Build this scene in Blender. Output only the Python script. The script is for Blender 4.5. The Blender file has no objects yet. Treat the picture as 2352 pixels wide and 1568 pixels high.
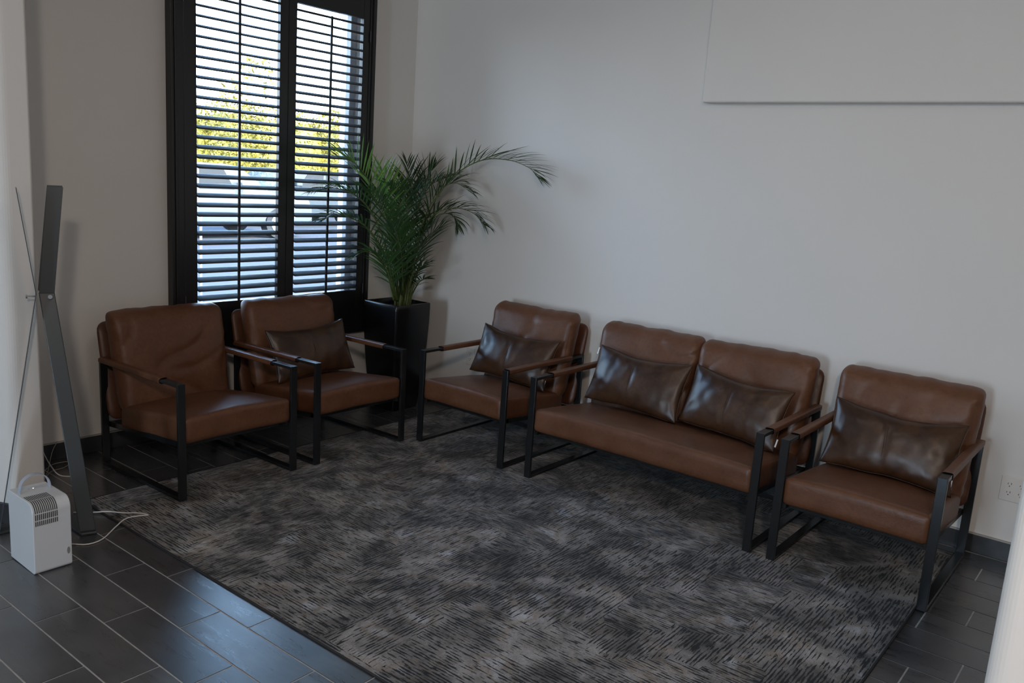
import bpy, bmesh, math, random
from mathutils import Vector, Matrix, Euler, noise

random.seed(7)
S = bpy.context.scene
COL = S.collection
PI = math.pi

# ------------------------------------------------------------------ camera
CX, CY, CZ = -4.20478, -4.24692, 1.54233
cam_d = bpy.data.cameras.new('camera')
cam_d.sensor_fit = 'HORIZONTAL'
cam_d.sensor_width = 36.0
cam_d.lens = 36.0 * 1945.943 / 2352.0
cam_d.clip_start = 0.02
cam_d.clip_end = 400
cam = bpy.data.objects.new('camera', cam_d)
COL.objects.link(cam)
R_ = Vector((0.62298399, -0.77947720, 0.06562198))
U_ = Vector((0.10958447, 0.17003029, 0.97932678))
F_ = Vector((0.77452062, 0.60291375, -0.19134474))
cam.matrix_world = Matrix(((R_.x, U_.x, -F_.x, CX), (R_.y, U_.y, -F_.y, CY), (R_.z, U_.z, -F_.z, CZ), (0, 0, 0, 1)))
S.camera = cam

# ------------------------------------------------------------------ exposure and light
S.view_settings.view_transform = 'Standard'
S.view_settings.look = 'None'
S.view_settings.exposure = 0.0
S.view_settings.gamma = 1.0
S.view_settings.use_curve_mapping = False
S.cycles.use_denoising = True
S.cycles.max_bounces = 8
S.cycles.diffuse_bounces = 4
S.cycles.glossy_bounces = 4
S.cycles.sample_clamp_indirect = 6.0

SKY = 17.0
w = bpy.data.worlds.new('sky')
S.world = w
w.use_nodes = True
nt = w.node_tree
nt.nodes.clear()
out = nt.nodes.new('ShaderNodeOutputWorld')
bg = nt.nodes.new('ShaderNodeBackground')
tc = nt.nodes.new('ShaderNodeTexCoord')
sep = nt.nodes.new('ShaderNodeSeparateXYZ')
rmp = nt.nodes.new('ShaderNodeValToRGB')
nt.links.new(tc.outputs['Generated'], sep.inputs[0])
nt.links.new(sep.outputs['Z'], rmp.inputs[0])
nt.links.new(rmp.outputs[0], bg.inputs[0])
nt.links.new(bg.outputs[0], out.inputs[0])
e = rmp.color_ramp.elements
e[0].position = 0.0; e[0].color = (0.80, 0.89, 1.0, 1)
e[1].position = 1.0; e[1].color = (0.16, 0.36, 0.85, 1)
k = e.new(0.25); k.color = (0.46, 0.70, 1.0, 1)
bg.inputs[1].default_value = SKY

def lamp(name, kind, energy, color, loc, **kw):
    d = bpy.data.lights.new(name, kind)
    d.energy = energy; d.color = color
    for k_, v_ in kw.items(): setattr(d, k_, v_)
    o = bpy.data.objects.new(name, d); COL.objects.link(o); o.location = loc
    return o

sun = lamp('sun', 'SUN', 26.0, (1.0, 0.93, 0.80), (0, -10, 20), angle=0.01)
sun.rotation_euler = (math.radians(48), 0, math.radians(12))
# the room's ceiling lamp behind the photographer
l = lamp('ceiling_lamp', 'AREA', 38, (1.0, 0.83, 0.72), (-4.9, -4.93, 2.52), shape='DISK', size=0.26)
l.rotation_euler = (math.radians(48), 0, math.radians(-62))
# fill light added above the seating corner to brighten the walls
l = lamp('seating_fill', 'AREA', 5, (1.0, 0.82, 0.70), (-2.4, -2.6, 2.90), shape='SQUARE', size=0.6)
# daylight arriving through the glazed front on the left
l = lamp('front_daylight', 'AREA', 46, (0.55, 0.80, 1.0), (-10.4, -3.0, 1.15), shape='RECTANGLE', size=2.1, size_y=1.2)
l.rotation_euler = (0, math.radians(-90), 0)
# sky portals
def portal(loc, rot, sx, sy):
    p = lamp('window_portal', 'AREA', 1, (1, 1, 1), loc, shape='RECTANGLE', size=sx, size_y=sy)
    p.rotation_euler = rot
    p.data.cycles.is_portal = True
portal((-1.08, 0.27, 1.52), (math.radians(-90), 0, 0), 1.25, 1.95)
portal((-10.72, -3.0, 1.12), (0, math.radians(-90), 0), 2.2, 1.3)

# ------------------------------------------------------------------ helpers
def nm(name):
    m = bpy.data.materials.new(name); m.use_nodes = True
    t = m.node_tree
    return m, t, t.nodes['Principled BSDF']

def N(t, kind, **kw):
    n = t.nodes.new(kind)
    for k_, v_ in kw.items():
        if k_ == 'ins':
            for a, b in v_.items(): n.inputs[a].default_value = b
        else: setattr(n, k_, v_)
    return n

def coords(t, scale=(1, 1, 1), rot=(0, 0, 0), kind='Object'):
    c = N(t, 'ShaderNodeTexCoord'); m = N(t, 'ShaderNodeMapping')
    m.inputs['Scale'].default_value = scale; m.inputs['Rotation'].default_value = rot
    t.links.new(c.outputs[kind], m.inputs['Vector'])
    return m.outputs[0]

def ramp(t, src, stops):
    r = N(t, 'ShaderNodeValToRGB'); t.links.new(src, r.inputs[0])
    el = r.color_ramp.elements
    while len(el) < len(stops): el.new(0.5)
    for e_, (p, c) in zip(el, stops):
        e_.position = p
        e_.color = (c, c, c, 1) if not isinstance(c, tuple) else (*c, 1)
    return r.outputs[0]

def noise_tex(t, vec, scale, detail=3, rough=.5, dist=0.0):
    n = N(t, 'ShaderNodeTexNoise', ins={'Scale': scale, 'Detail': detail, 'Roughness': rough, 'Distortion': dist})
    t.links.new(vec, n.inputs['Vector'])
    return n.outputs['Fac']

def mix(t, a, b, f, mode='MIX'):
    m = N(t, 'ShaderNodeMix', data_type='RGBA', blend_type=mode)
    for sock, v in ((m.inputs[0], f), (m.inputs[6], a), (m.inputs[7], b)):
        if isinstance(v, bpy.types.NodeSocket): t.links.new(v, sock)
        elif isinstance(v, tuple): sock.default_value = (*v, 1)
        else: sock.default_value = v
    return m.outputs[2]

def bump(t, bsdf, h, strength, dist=0.01):
    b = N(t, 'ShaderNodeBump', ins={'Strength': strength, 'Distance': dist})
    t.links.new(h, b.inputs['Height']); t.links.new(b.outputs[0], bsdf.inputs['Normal'])

def plain(name, c, rough=.5, metal=0., spec=.5, coat=0., var=0., vs=8., bmp=0., bs=200.):
    m, t, b = nm(name)
    b.inputs['Roughness'].default_value = rough
    b.inputs['Metallic'].default_value = metal
    b.inputs['Specular IOR Level'].default_value = spec
    b.inputs['Coat Weight'].default_value = coat
    if var:
        v = coords(t)
        n = noise_tex(t, v, vs, 4)
        col = ramp(t, n, [(.3, tuple(x * (1 - var) for x in c)), (.7, tuple(min(1, x * (1 + var)) for x in c))])
        t.links.new(col, b.inputs['Base Color'])
    else:
        b.inputs['Base Color'].default_value = (*c, 1)
    if bmp:
        v = coords(t); bump(t, b, noise_tex(t, v, bs, 3), bmp, .002)
    return m

def leather(name, c1, c2, rough, spec, coat=0., sc=5., bm_=.16):
    m, t, b = nm(name)
    v = coords(t)
    n1 = noise_tex(t, v, sc, 5, .6, .4)
    n2 = noise_tex(t, v, 60, 3)
    col = ramp(t, n1, [(.35, c1), (.68, c2)])
    col = mix(t, col, (c1[0] * .6, c1[1] * .6, c1[2] * .6), ramp(t, n2, [(.45, 0.), (.75, .35)]))
    t.links.new(col, b.inputs['Base Color'])
    t.links.new(ramp(t, n1, [(.3, max(rough - .06, .05)), (.7, rough + .08)]), b.inputs['Roughness'])
    b.inputs['Specular IOR Level'].default_value = spec
    b.inputs['Coat Weight'].default_value = coat
    b.inputs['Coat Roughness'].default_value = .2
    vo = N(t, 'ShaderNodeTexVoronoi', ins={'Scale': 260.}); t.links.new(v, vo.inputs['Vector'])
    n3 = noise_tex(t, v, 10, 4, .55, 1.6)
    h = mix(t, vo.outputs['Distance'], n3, .93)
    bump(t, b, h, bm_, .012)
    return m

# ------------------------------------------------------------------ materials
M_wall = plain('wall_paint', (.76, .735, .70), .75, var=.015, vs=1.2, bmp=.10, bs=90)
M_ceil = plain('ceiling_paint', (.74, .73, .70), .8)
M_leather = leather('saddle_leather', (.110, .043, .0195), (.158, .065, .030), .43, .42)
M_leather2 = leather('leather_back', (.085, .030, .015), (.125, .046, .023), .40, .45, sc=3.5)
M_pillow = leather('patina_leather', (.022, .0085, .0045), (.085, .036, .013), .36, .5, 0., 4.5, .04)
M_metal = plain('black_metal', (.012, .013, .014), .24, spec=.6)
M_shutter = plain('espresso_paint', (.012, .012, .012), .30, spec=.5)
M_louver = plain('espresso_paint_skylit', (.042, .044, .046), .46, spec=.6)  # same espresso paint, lightened so the colour carries sky light on louver tops
M_pot = plain('black_glazed_pot', (.008, .008, .009), .22, spec=.4)
M_soil = plain('soil', (.03, .022, .015), .95, var=.4, vs=60, bmp=.8, bs=90)
M_white = plain('white_plastic', (.66, .68, .70), .35)
M_slot = plain('grille_slot', (.06, .06, .06), .6)
M_strap = plain('grey_strap', (.42, .45, .52), .5, bmp=.1)
M_plate = plain('outlet_plastic', (.72, .68, .63), .4)
M_hole = plain('outlet_hole', (.02, .02, .02), .6)
M_cable = plain('white_cable', (.75, .73, .70), .45)
M_dcable = plain('beige_cable', (.35, .32, .28), .5)
M_steel = plain('painted_steel', (.038, .046, .050), .40, metal=0., bmp=.06, bs=250)
M_chrome = plain('chrome', (.7, .7, .7), .2, metal=1)
M_caulk = plain('caulk', (.42, .40, .37), .7)
M_upvc = plain('white_window_frame', (.78, .78, .80), .4)
M_tag = plain('tag_paper', (.8, .8, .8), .6)

def tile_material():
    m, t, b = nm('slate_wood_tile')
    info = N(t, 'ShaderNodeObjectInfo')
    add = N(t, 'ShaderNodeVectorMath', operation='ADD')
    sc = N(t, 'ShaderNodeVectorMath', operation='SCALE'); sc.inputs[3].default_value = 37.
    comb = N(t, 'ShaderNodeCombineXYZ')
    for i in range(3): t.links.new(info.outputs['Random'], comb.inputs[i])
    t.links.new(comb.outputs[0], sc.inputs[0])
    v = coords(t, (14, 2.2, 1))
    t.links.new(v, add.inputs[0]); t.links.new(sc.outputs[0], add.inputs[1])
    n = noise_tex(t, add.outputs[0], 2.2, 8, .65, .7)
    v2 = coords(t, (1, 1, 1)); add2 = N(t, 'ShaderNodeVectorMath', operation='ADD')
    t.links.new(v2, add2.inputs[0]); t.links.new(sc.outputs[0], add2.inputs[1])
    n2 = noise_tex(t, add2.outputs[0], 5, 4)
    col = ramp(t, n, [(.25, (.038, .040, .045)), (.5, (.052, .056, .062)), (.75, (.075, .078, .084))])
    col = mix(t, col, ramp(t, n2, [(.3, (.6, .6, .62)), (.7, (1.25, 1.2, 1.15))]), 1., 'MULTIPLY')
    col = mix(t, col, ramp(t, info.outputs['Random'], [(0., (.72, .74, .78)), (1., (1.2, 1.16, 1.1))]), 1., 'MULTIPLY')
    t.links.new(col, b.inputs['Base Color'])
    t.links.new(ramp(t, n, [(.3, .24), (.7, .38)]), b.inputs['Roughness'])
    b.inputs['Specular IOR Level'].default_value = .85
    b.inputs['Coat Weight'].default_value = .7
    b.inputs['Coat Roughness'].default_value = .26
    bump(t, b, n, .18, .002)
    return m
M_tile = tile_material()
M_base = plain('baseboard_tile', (.040, .042, .046), .25, var=.3, vs=9)
M_grout = plain('grout', (.50, .50, .51), .85, var=.15, vs=30)

def rug_material():
    m, t, b = nm('carved_rug')
    c = N(t, 'ShaderNodeTexCoord')
    warp = N(t, 'ShaderNodeVectorMath', operation='ADD')
    nz = N(t, 'ShaderNodeTexNoise', ins={'Scale': 9., 'Detail': 2.}); t.links.new(c.outputs['Object'], nz.inputs['Vector'])
    ws = N(t, 'ShaderNodeVectorMath', operation='SCALE'); ws.inputs[3].default_value = .0022
    t.links.new(nz.outputs['Color'], ws.inputs[0])
    t.links.new(c.outputs['Object'], warp.inputs[0]); t.links.new(ws.outputs[0], warp.inputs[1])
    vo = N(t, 'ShaderNodeTexVoronoi', distance='CHEBYCHEV', ins={'Scale': 2.5, 'Randomness': .8})
    t.links.new(warp.outputs[0], vo.inputs['Vector'])
    sp = N(t, 'ShaderNodeSeparateColor'); t.links.new(vo.outputs['Color'], sp.inputs[0])
    sel = ramp(t, sp.outputs[0], [(.50, 0.), (.51, 1.)])
    def streak(sx, sy):
        mp = N(t, 'ShaderNodeMapping'); mp.inputs['Scale'].default_value = (sx, sy, 1)
        t.links.new(warp.outputs[0], mp.inputs['Vector'])
        return noise_tex(t, mp.outputs[0], 1., 3, .62)
    def streaks(f, g):
        a = streak(f, g)
        return a
    def lines_(f, g, axis):
        a = streak(f, g)
        s_ = N(t, 'ShaderNodeSeparateXYZ'); t.links.new(warp.outputs[0], s_.inputs[0])
        m1 = N(t, 'ShaderNodeMath', operation='MULTIPLY'); t.links.new(s_.outputs[axis], m1.inputs[0]); m1.inputs[1].default_value = 2 * PI / .0125
        m2 = N(t, 'ShaderNodeMath', operation='SINE'); t.links.new(m1.outputs[0], m2.inputs[0])
        m3 = N(t, 'ShaderNodeMath', operation='MULTIPLY_ADD'); t.links.new(m2.outputs[0], m3.inputs[0]); m3.inputs[1].default_value = .075; t.links.new(a, m3.inputs[2])
        return m3.outputs[0]
    ax = lines_(13, 105, 1); ay = lines_(105, 13, 0)
    st = mix(t, ax, ay, sel)
    big = noise_tex(t, c.outputs['Object'], 4.2, 6, .66, .5)
    pal = ramp(t, noise_tex(t, c.outputs['Object'], 5.5, 3, .5, .3), [(.35, (.19, .174, .160)), (.5, (.26, .247, .240)), (.58, (.22, .186, .155)), (.70, (.38, .39, .41))])
    thr = N(t, 'ShaderNodeMath', operation='MULTIPLY_ADD'); t.links.new(big, thr.inputs[0]); thr.inputs[1].default_value = .38; thr.inputs[2].default_value = -.17
    ad = N(t, 'ShaderNodeMath', operation='ADD'); t.links.new(st, ad.inputs[0]); t.links.new(thr.outputs[0], ad.inputs[1])
    lines = ramp(t, ad.outputs[0], [(.445, 0.), (.480, 1.)])
    fine = ramp(t, noise_tex(t, c.outputs['Object'], 260, 2), [(.3, .75), (.7, 1.2)])
    lift = ramp(t, big, [(.33, .16), (.46, .55), (.56, .95), (.70, 1.5)])
    col = mix(t, (.012, .0115, .012), pal, lines)
    col = mix(t, col, lift, 1., 'MULTIPLY')
    col = mix(t, col, fine, 1., 'MULTIPLY')
    t.links.new(col, b.inputs['Base Color'])
    b.inputs['Roughness'].default_value = .9
    b.inputs['Specular IOR Level'].default_value = .2
    b.inputs['Sheen Weight'].default_value = .15
    bump(t, b, lines, .9, .004)
    return m
M_rug = rug_material()
M_rugedge = plain('rug_binding', (.018, .018, .019), .8, bmp=.5, bs=250)

class Mesh:
    def __init__(s): s.v = []; s.f = []
    def add(s, vs, fs, mat=None):
        o = len(s.v)
        s.v += [tuple(mat @ Vector(p)) if mat is not None else tuple(p) for p in vs]
        s.f += [tuple(i + o for i in f) for f in fs]
        return s
    def box(s, x0, x1, y0, y1, z0, z1, mat=None):
        return s.add([(x0, y0, z0), (x1, y0, z0), (x1, y1, z0), (x0, y1, z0), (x0, y0, z1), (x1, y0, z1), (x1, y1, z1), (x0, y1, z1)],
                     [(0, 3, 2, 1), (4, 5, 6, 7), (0, 1, 5, 4), (1, 2, 6, 5), (2, 3, 7, 6), (3, 0, 4, 7)], mat)
    def prism(s, poly, z0, z1, mat=None):
        n = len(poly)
        vs = [(x, y, z0) for x, y in poly] + [(x, y, z1) for x, y in poly]
        fs = [tuple(range(n - 1, -1, -1)), tuple(range(n, 2 * n))] + [(i, (i + 1) % n, n + (i + 1) % n, n + i) for i in range(n)]
        return s.add(vs, fs, mat)
    def tube(s, pts, r, n=8, cap=True):
        pts = [Vector(p) for p in pts]
        rings = []
        up = Vector((.13, .21, 1)).normalized()
        for i, p in enumerate(pts):
            a = pts[max(i - 1, 0)]; b = pts[min(i + 1, len(pts) - 1)]
            d = (b - a).normalized()
            x = d.cross(up)
            if x.length < .05: x = d.cross(Vector((1, 0, 0)))
            x.normalize(); y = d.cross(x)
            rr = r[i] if isinstance(r, (list, tuple)) else r
            rings.append([p + (x * math.cos(2 * PI * k / n) + y * math.sin(2 * PI * k / n)) * rr for k in range(n)])
        vs = [q for ring in rings for q in ring]; fs = []
        for i in range(len(pts) - 1):
            for k in range(n):
                k2 = (k + 1) % n
                fs.append((i * n + k, i * n + k2, (i + 1) * n + k2, (i + 1) * n + k))
        if cap:
            fs.append(tuple(range(n))); fs.append(tuple((len(pts) - 1) * n + k for k in range(n - 1, -1, -1)))
        return s.add(vs, fs)
    def cyl(s, c, r, z0, z1, n=16, mat=None):
        return s.prism([(c[0] + r * math.cos(2 * PI * k / n), c[1] + r * math.sin(2 * PI * k / n)) for k in range(n)], z0, z1, mat)
    def data(s, name, mat, smooth=False):
        me = bpy.data.meshes.new(name)
        me.from_pydata(s.v, [], s.f)
        me.update()
        if mat: me.materials.append(mat)
        if smooth: me.polygons.foreach_set('use_smooth', [True] * len(me.polygons))
        return me
    def build(s, name, mat, parent=None, smooth=False, bevel=0., seg=2, kind=None):
        me = s.data(name, mat, smooth)
        bm = bmesh.new(); bm.from_mesh(me); bmesh.ops.recalc_face_normals(bm, faces=bm.faces); bm.to_mesh(me); bm.free()
        if smooth: me.polygons.foreach_set('use_smooth', [True] * len(me.polygons))
        return link(name, me, parent, bevel, seg, kind)

def link(name, me, parent=None, bevel=0., seg=2, kind=None, loc=None):
    o = bpy.data.objects.new(name, me); COL.objects.link(o)
    if parent is not None: o.parent = parent
    if loc is not None: o.location = loc
    if bevel:
        md = o.modifiers.new('bevel', 'BEVEL'); md.width = bevel; md.segments = seg; md.limit_method = 'ANGLE'
        md.harden_normals = False
    if kind: o['kind'] = kind
    return o

def thing(name, label, cat, loc=(0, 0, 0), rz=0., group=None):
    o = bpy.data.objects.new(name, None); COL.objects.link(o)
    o.empty_display_size = .1
    o.location = loc; o.rotation_euler = (0, 0, rz)
    o['label'] = label; o['category'] = cat
    if group: o['group'] = group
    return o

def tag(o, label, cat, group=None):
    o['label'] = label; o['category'] = cat
    if group: o['group'] = group
    return o

def struct(name, m, mat, **kw):
    return m.build(name, mat, kind='structure', **kw)

def catmull(pts, n):
    pts = [Vector(p) for p in pts]
    P = [pts[0] * 2 - pts[1]] + pts + [pts[-1] * 2 - pts[-2]]
    res = []
    segs = len(pts) - 1
    for i in range(n + 1):
        t = i / n * segs; k = min(int(t), segs - 1); u = t - k
        a, b, c, d = P[k], P[k + 1], P[k + 2], P[k + 3]
        res.append(.5 * ((2 * b) + (c - a) * u + (2 * a - 5 * b + 4 * c - d) * u * u + (3 * b - a - 3 * c + d) * u ** 3))
    return res

# ------------------------------------------------------------------ room shell
XL, YF, HC = -10.5, -7.0, 2.95
WX0, WX1, WZ0, WZ1 = -1.725, -0.435, 0.53, 2.53         # the window opening
T = .24
m = Mesh()
m.box(XL - .2, WX0, 0, T, -.05, HC); m.box(WX1, .2, 0, T, -.05, HC)
m.box(WX0, WX1, 0, T, -.05, WZ0); m.box(WX0, WX1, 0, T, WZ1, HC)
struct('wall_back', m, M_wall)
struct('wall_right', Mesh().box(0, .2, YF, 0, -.05, HC), M_wall)
struct('wall_front', Mesh().box(XL - .2, .2, YF - .2, YF, -.05, HC), M_wall)
m = Mesh()
DY0, DY1, DZ = -3.65, -2.35, 2.25                       # glazed door on the left, outside the frame
m.box(XL - .2, XL, YF, DY0, -.05, HC); m.box(XL - .2, XL, DY1, 0, -.05, HC); m.box(XL - .2, XL, DY0, DY1, DZ, HC)
struct('wall_left', m, M_wall)
struct('ceiling', Mesh().box(XL - .2, .2, YF - .2, T, HC, HC + .15), M_ceil)
d = struct('door_1', Mesh().box(XL - .12, XL - .06, DY0, DY0 + .08, 0, DZ).box(XL - .12, XL - .06, DY1 - .08, DY1, 0, DZ)
           .box(XL - .12, XL - .06, DY0, DY1, DZ - .08, DZ), M_metal)

# wall end with a rounded corner, left of the picture
poly = [(-2.732, -.0), (-2.732, -.666)]
for a in range(0, 7):
    t = a / 6 * PI / 2
    poly.append((-2.742 - .012 * math.sin(t) * 0 - .0, -.678)) if a == 0 else None
cx, cy, r = -2.815, -.620, .058
for a in range(0, 9):
    t = -PI / 2 - a / 8 * PI / 2 * .75
    poly.append((cx + r * math.cos(t), cy + r * math.sin(t)))
poly += [(-2.93, -.50), (-2.96, 0)]
poly = poly[::-1]
wc = Mesh().prism(poly, .085, HC).build('wall_column', M_wall, kind='structure', bevel=.004)
b_ = Mesh().prism([(x - .006 if x < -2.8 else x + .004, y - .008 if y < -.1 else y) for x, y in poly], 0, .085)
struct('baseboard_column', b_, M_base)

# wall end close to the camera at the right edge of the picture
jx, jy = CX + (-1.179 - CX) * .46, CY + (-3.967 - CY) * .46 + .003
p = []
for (cx, cy, a0) in ((jx + .03, jy - .03, PI / 2), ):
    for a in range(0, 9):
        t = a0 + a / 8 * PI / 2
        p.append((cx + .03 * math.cos(t), cy + .03 * math.sin(t)))
p += [(jx, YF), (jx + .16, YF), (jx + .16, jy)]
struct('wall_near', Mesh().prism(p, 0, 1.22), M_wall)

# boxed-out panel high on the right wall
pn = Mesh()
pn.box(-.068, 0, -5.2, -2.160, 1.978, HC)
struct('wall_panel', pn, M_wall, bevel=.010, seg=4)

# baseboards
bb = Mesh().box(-2.73, -.011, -.011, 0, 0, .085)
struct('baseboard_back', bb, M_base, bevel=.002)
bb = Mesh().box(-.011, 0, YF, 0, 0, .085)
struct('baseboard_right', bb, M_base, bevel=.002)
struct('trim_1', Mesh().box(-2.73, -.010, -.010, 0, .085, .092), M_caulk)
struct('trim_2', Mesh().box(-.010, 0, YF, 0, .085, .092), M_caulk)

# ------------------------------------------------------------------ floor of wood-look tiles
fl = struct('floor', Mesh().box(XL - .2, .2, YF - .2, T, -.06, -.0022), M_grout)
W, L, X0 = .1555, .5093, -2.5064
G = .0060
RX0, RX1, RY0, RY1 = -2.555, -.100, -3.660, -.610     # the rug
base_me = None
rest = Mesh()
tiles = []
nrow = int(math.ceil(-XL / W)) + 1
for r in range(-17, nrow):
    xa = X0 - (r + 1) * W; xb = X0 - r * W
    if xa > -.02: continue
    off = (.03, .187, .386)[r % 3] - .0172 * min(r, 0)
    for q in range(-16, 2):
        yb = off + q * L; ya = yb - L
        X_0, X_1, Y_0, Y_1 = max(xa, XL), min(xb, -.002), max(ya, YF), min(yb, -.002)
        if X_1 - X_0 < .015 or Y_1 - Y_0 < .015: continue
        if X_0 > RX0 + .02 and X_1 < RX1 - .02 and Y_0 > RY0 + .02 and Y_1 < RY1 - .02: continue
        seen = (Y_1 > -5.0 + 0 and X_0 > -3.75 and Y_1 > -3.6 and not (X_0 < -2.95 and Y_1 > -.55 and X_1 < -2.9)) or (X_0 > -2.0 and Y_1 > -4.45)
        tiles.append((seen, X_0, X_1, Y_0, Y_1))
n_seen = 0
for seen, a, b, c, d_ in tiles:
    a += G / 2; b -= G / 2; c += G / 2; d_ -= G / 2
    full = abs((b - a) - (W - G)) < 1e-4 and abs((d_ - c) - (L - G)) < 1e-4
    if not seen:
        rest.box(a, b, c, d_, -.008, 0); continue
    n_seen += 1
    if full:
        if base_me is None:
            mm = Mesh().box(-(W - G) / 2, (W - G) / 2, -(L - G) / 2, (L - G) / 2, -.008, 0)
            base_me = mm.data('tile', M_tile)
        o = link('tile', base_me, fl, loc=((a + b) / 2, (c + d_) / 2, 0))
    else:
        x, y = (a + b) / 2, (c + d_) / 2
        o = link('tile', Mesh().box(a - x, b - x, c - y, d_ - y, -.008, 0).data('tile', M_tile), fl, loc=(x, y, 0))
o = link('tile_field', rest.data('tile_field', M_tile), fl, kind='stuff')

# ------------------------------------------------------------------ window behind the shutters
wn = struct('window_1', Mesh().box(WX0, WX1, .10, .17, WZ0, WZ0 + .06).box(WX0, WX1, .10, .17, WZ1 - .06, WZ1)
            .box(WX0, WX0 + .045, .10, .17, WZ0 + .06, WZ1 - .06).box(WX1 - .045, WX1, .10, .17, WZ0 + .06, WZ1 - .06), M_upvc, bevel=.004)
mg, tg, bg_ = nm('window_glass')
tg.nodes.remove(bg_)
o_ = tg.nodes['Material Output']
gt = N(tg, 'ShaderNodeBsdfTransparent'); gt.inputs[0].default_value = (.93, .95, .95, 1)
gg = N(tg, 'ShaderNodeBsdfGlossy'); gg.inputs['Roughness'].default_value = .02
fr = N(tg, 'ShaderNodeFresnel'); fr.inputs[0].default_value = 1.45
ms = N(tg, 'ShaderNodeMixShader')
tg.links.new(fr.outputs[0], ms.inputs[0]); tg.links.new(gt.outputs[0], ms.inputs[1]); tg.links.new(gg.outputs[0], ms.inputs[2])
tg.links.new(ms.outputs[0], o_.inputs[0])
Mesh().box(WX0 + .045, WX1 - .045, .133, .139, WZ0 + .06, WZ1 - .06).build('pane', mg, wn)
Mesh().box(WX0, WX1, .002, .10, WZ0, WZ0 + .012).build('sill', M_upvc, wn, bevel=.003)

# ------------------------------------------------------------------ plantation shutters
FX0, FX1, FZ0, FZ1, FY = -1.792, -.405, .462, 2.64, -.052
sf = thing('window_shutters', 'tall pair of dark espresso louvred plantation shutters filling the window', 'shutters', ((FX0 + FX1) / 2, 0, FZ0))
ox, oz = (FX0 + FX1) / 2, FZ0
def rel(m, dx, dz):
    m.v = [(x - dx, y, z - dz) for x, y, z in m.v]; return m
for xa, xb in ((FX0, FX0 + .072), (FX1 - .052, FX1)):
    mm = Mesh().box(xa, xb, FY, 0, FZ0, FZ1)
    s_ = 1 if xa == FX0 else -1
    mm.box(WX0 if s_ == 1 else WX1 - .022, WX0 + .022 if s_ == 1 else WX1, 0, .042, WZ0 + .002, WZ1 - .002)
    e0 = xa if s_ == 1 else xb
    mm.box(min(e0 + s_ * .018, e0 + s_ * .034), max(e0 + s_ * .018, e0 + s_ * .034), FY - .008, FY, FZ0, FZ1)
    rel(mm, ox, oz).build('frame_upright', M_shutter, sf, bevel=.003)
for za, zb in ((FZ0, FZ0 + .05), (FZ1 - .06, FZ1)):
    rel(Mesh().box(FX0 + .072, FX1 - .052, FY, 0, za, zb), ox, oz).build('frame_rail', M_shutter, sf, bevel=.003)

# a louver: flattened oval, seen at its end, tilted a little towards the room
def louver_data(length):
    mm = Mesh(); n = 14; ww, tt = .0335, .0052
    ring = []
    for k_ in range(n):
        a = 2 * PI * k_ / n
        ring.append((ww * math.copysign(abs(math.cos(a)) ** .9, math.cos(a)), tt * math.copysign(abs(math.sin(a)) ** .8, math.sin(a))))
    ta = math.radians(17.5)
    ring = [(y * math.cos(ta) - z * math.sin(ta), y * math.sin(ta) + z * math.cos(ta)) for y, z in ring]
    vs = [(-length / 2, y, z) for y, z in ring] + [(length / 2, y, z) for y, z in ring]
    fs = [tuple(range(n)), tuple(range(2 * n - 1, n - 1, -1))] + [(i, n + i, n + (i + 1) % n, (i + 1) % n) for i in range(n)]
    mm.add(vs, fs)
    me = mm.data('louver', M_louver)
    me.polygons.foreach_set('use_smooth', [len(p_.vertices) == 4 for p_ in me.polygons])
    return me
def shutter_panel(x0, x1, o0, o1, z0, z1, rod, n, first, pitch, hinge_x):
    dx, dz = ox, oz
    ya, yb = -.048, -.018
    b0 = FZ0 + .053
    mm = Mesh()
    for a, b in ((x0, o0), (o1, x1)): mm.box(a, b, ya, yb, b0, FZ1 - .063)
    mm.box(o0, o1, ya, yb, b0, z0).box(o0, o1, ya, yb, z1, FZ1 - .063)
    t_ = rel(mm, dx, dz).build('shutter_panel', M_shutter, sf, bevel=.0025)
    me = louver_data(o1 - o0 - .004)
    for i in range(n):
        link('louver', me, t_, loc=((o0 + o1) / 2 - dx, -.033, first + i * pitch - dz))
    rel(Mesh().box(rod - .007, rod + .007, -.086, -.074, first - .02, first + (n - 1) * pitch + .0), dx, dz).build('tilt_rod', M_shutter, t_, bevel=.003)
    for hz in (.72, 2.30):
        rel(Mesh().cyl((hinge_x, -.054), .0045, hz, hz + .065, 10), dx, dz).build('hinge', M_steel, t_)
    return t_
shutter_panel(FX0 + .0735, -1.0665, -1.645, -1.122, .740, 2.430, -1.408, 33, .7655, .05127, FX0 + .071)
shutter_panel(-1.0645, FX1 - .0535, -1.008, -.508, .745, 2.432, -.784, 33, .7700, .05080, FX1 - .051)

# ------------------------------------------------------------------ rug
rg = Mesh()
nx, ny = 60, 76
vs = []
for j in range(ny + 1):
    for i in range(nx + 1):
        x = RX0 + (RX1 - RX0) * i / nx; y = RY0 + (RY1 - RY0) * j / ny
        edge = min(i, nx - i, j, ny - j)
        vs.append((x, y, .0060 + (.0006 * noise.noise(Vector((x * 6, y * 6, 0))) if edge else -.0016)))
fs = [(j * (nx + 1) + i, j * (nx + 1) + i + 1, (j + 1) * (nx + 1) + i + 1, (j + 1) * (nx + 1) + i) for j in range(ny) for i in range(nx)]
rg.add(vs, fs)
t_ = thing('rug', 'large grey and taupe carved-pattern area rug under the seating', 'rug', ((RX0 + RX1) / 2, (RY0 + RY1) / 2, 0))
def shift(m, l_): m.v = [(x - l_[0], y - l_[1], z - l_[2]) for x, y, z in m.v]; return m
rl = (t_.location.x, t_.location.y, 0)
shift(rg, rl).build('pile', M_rug, t_, smooth=True)
ed = Mesh()
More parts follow.
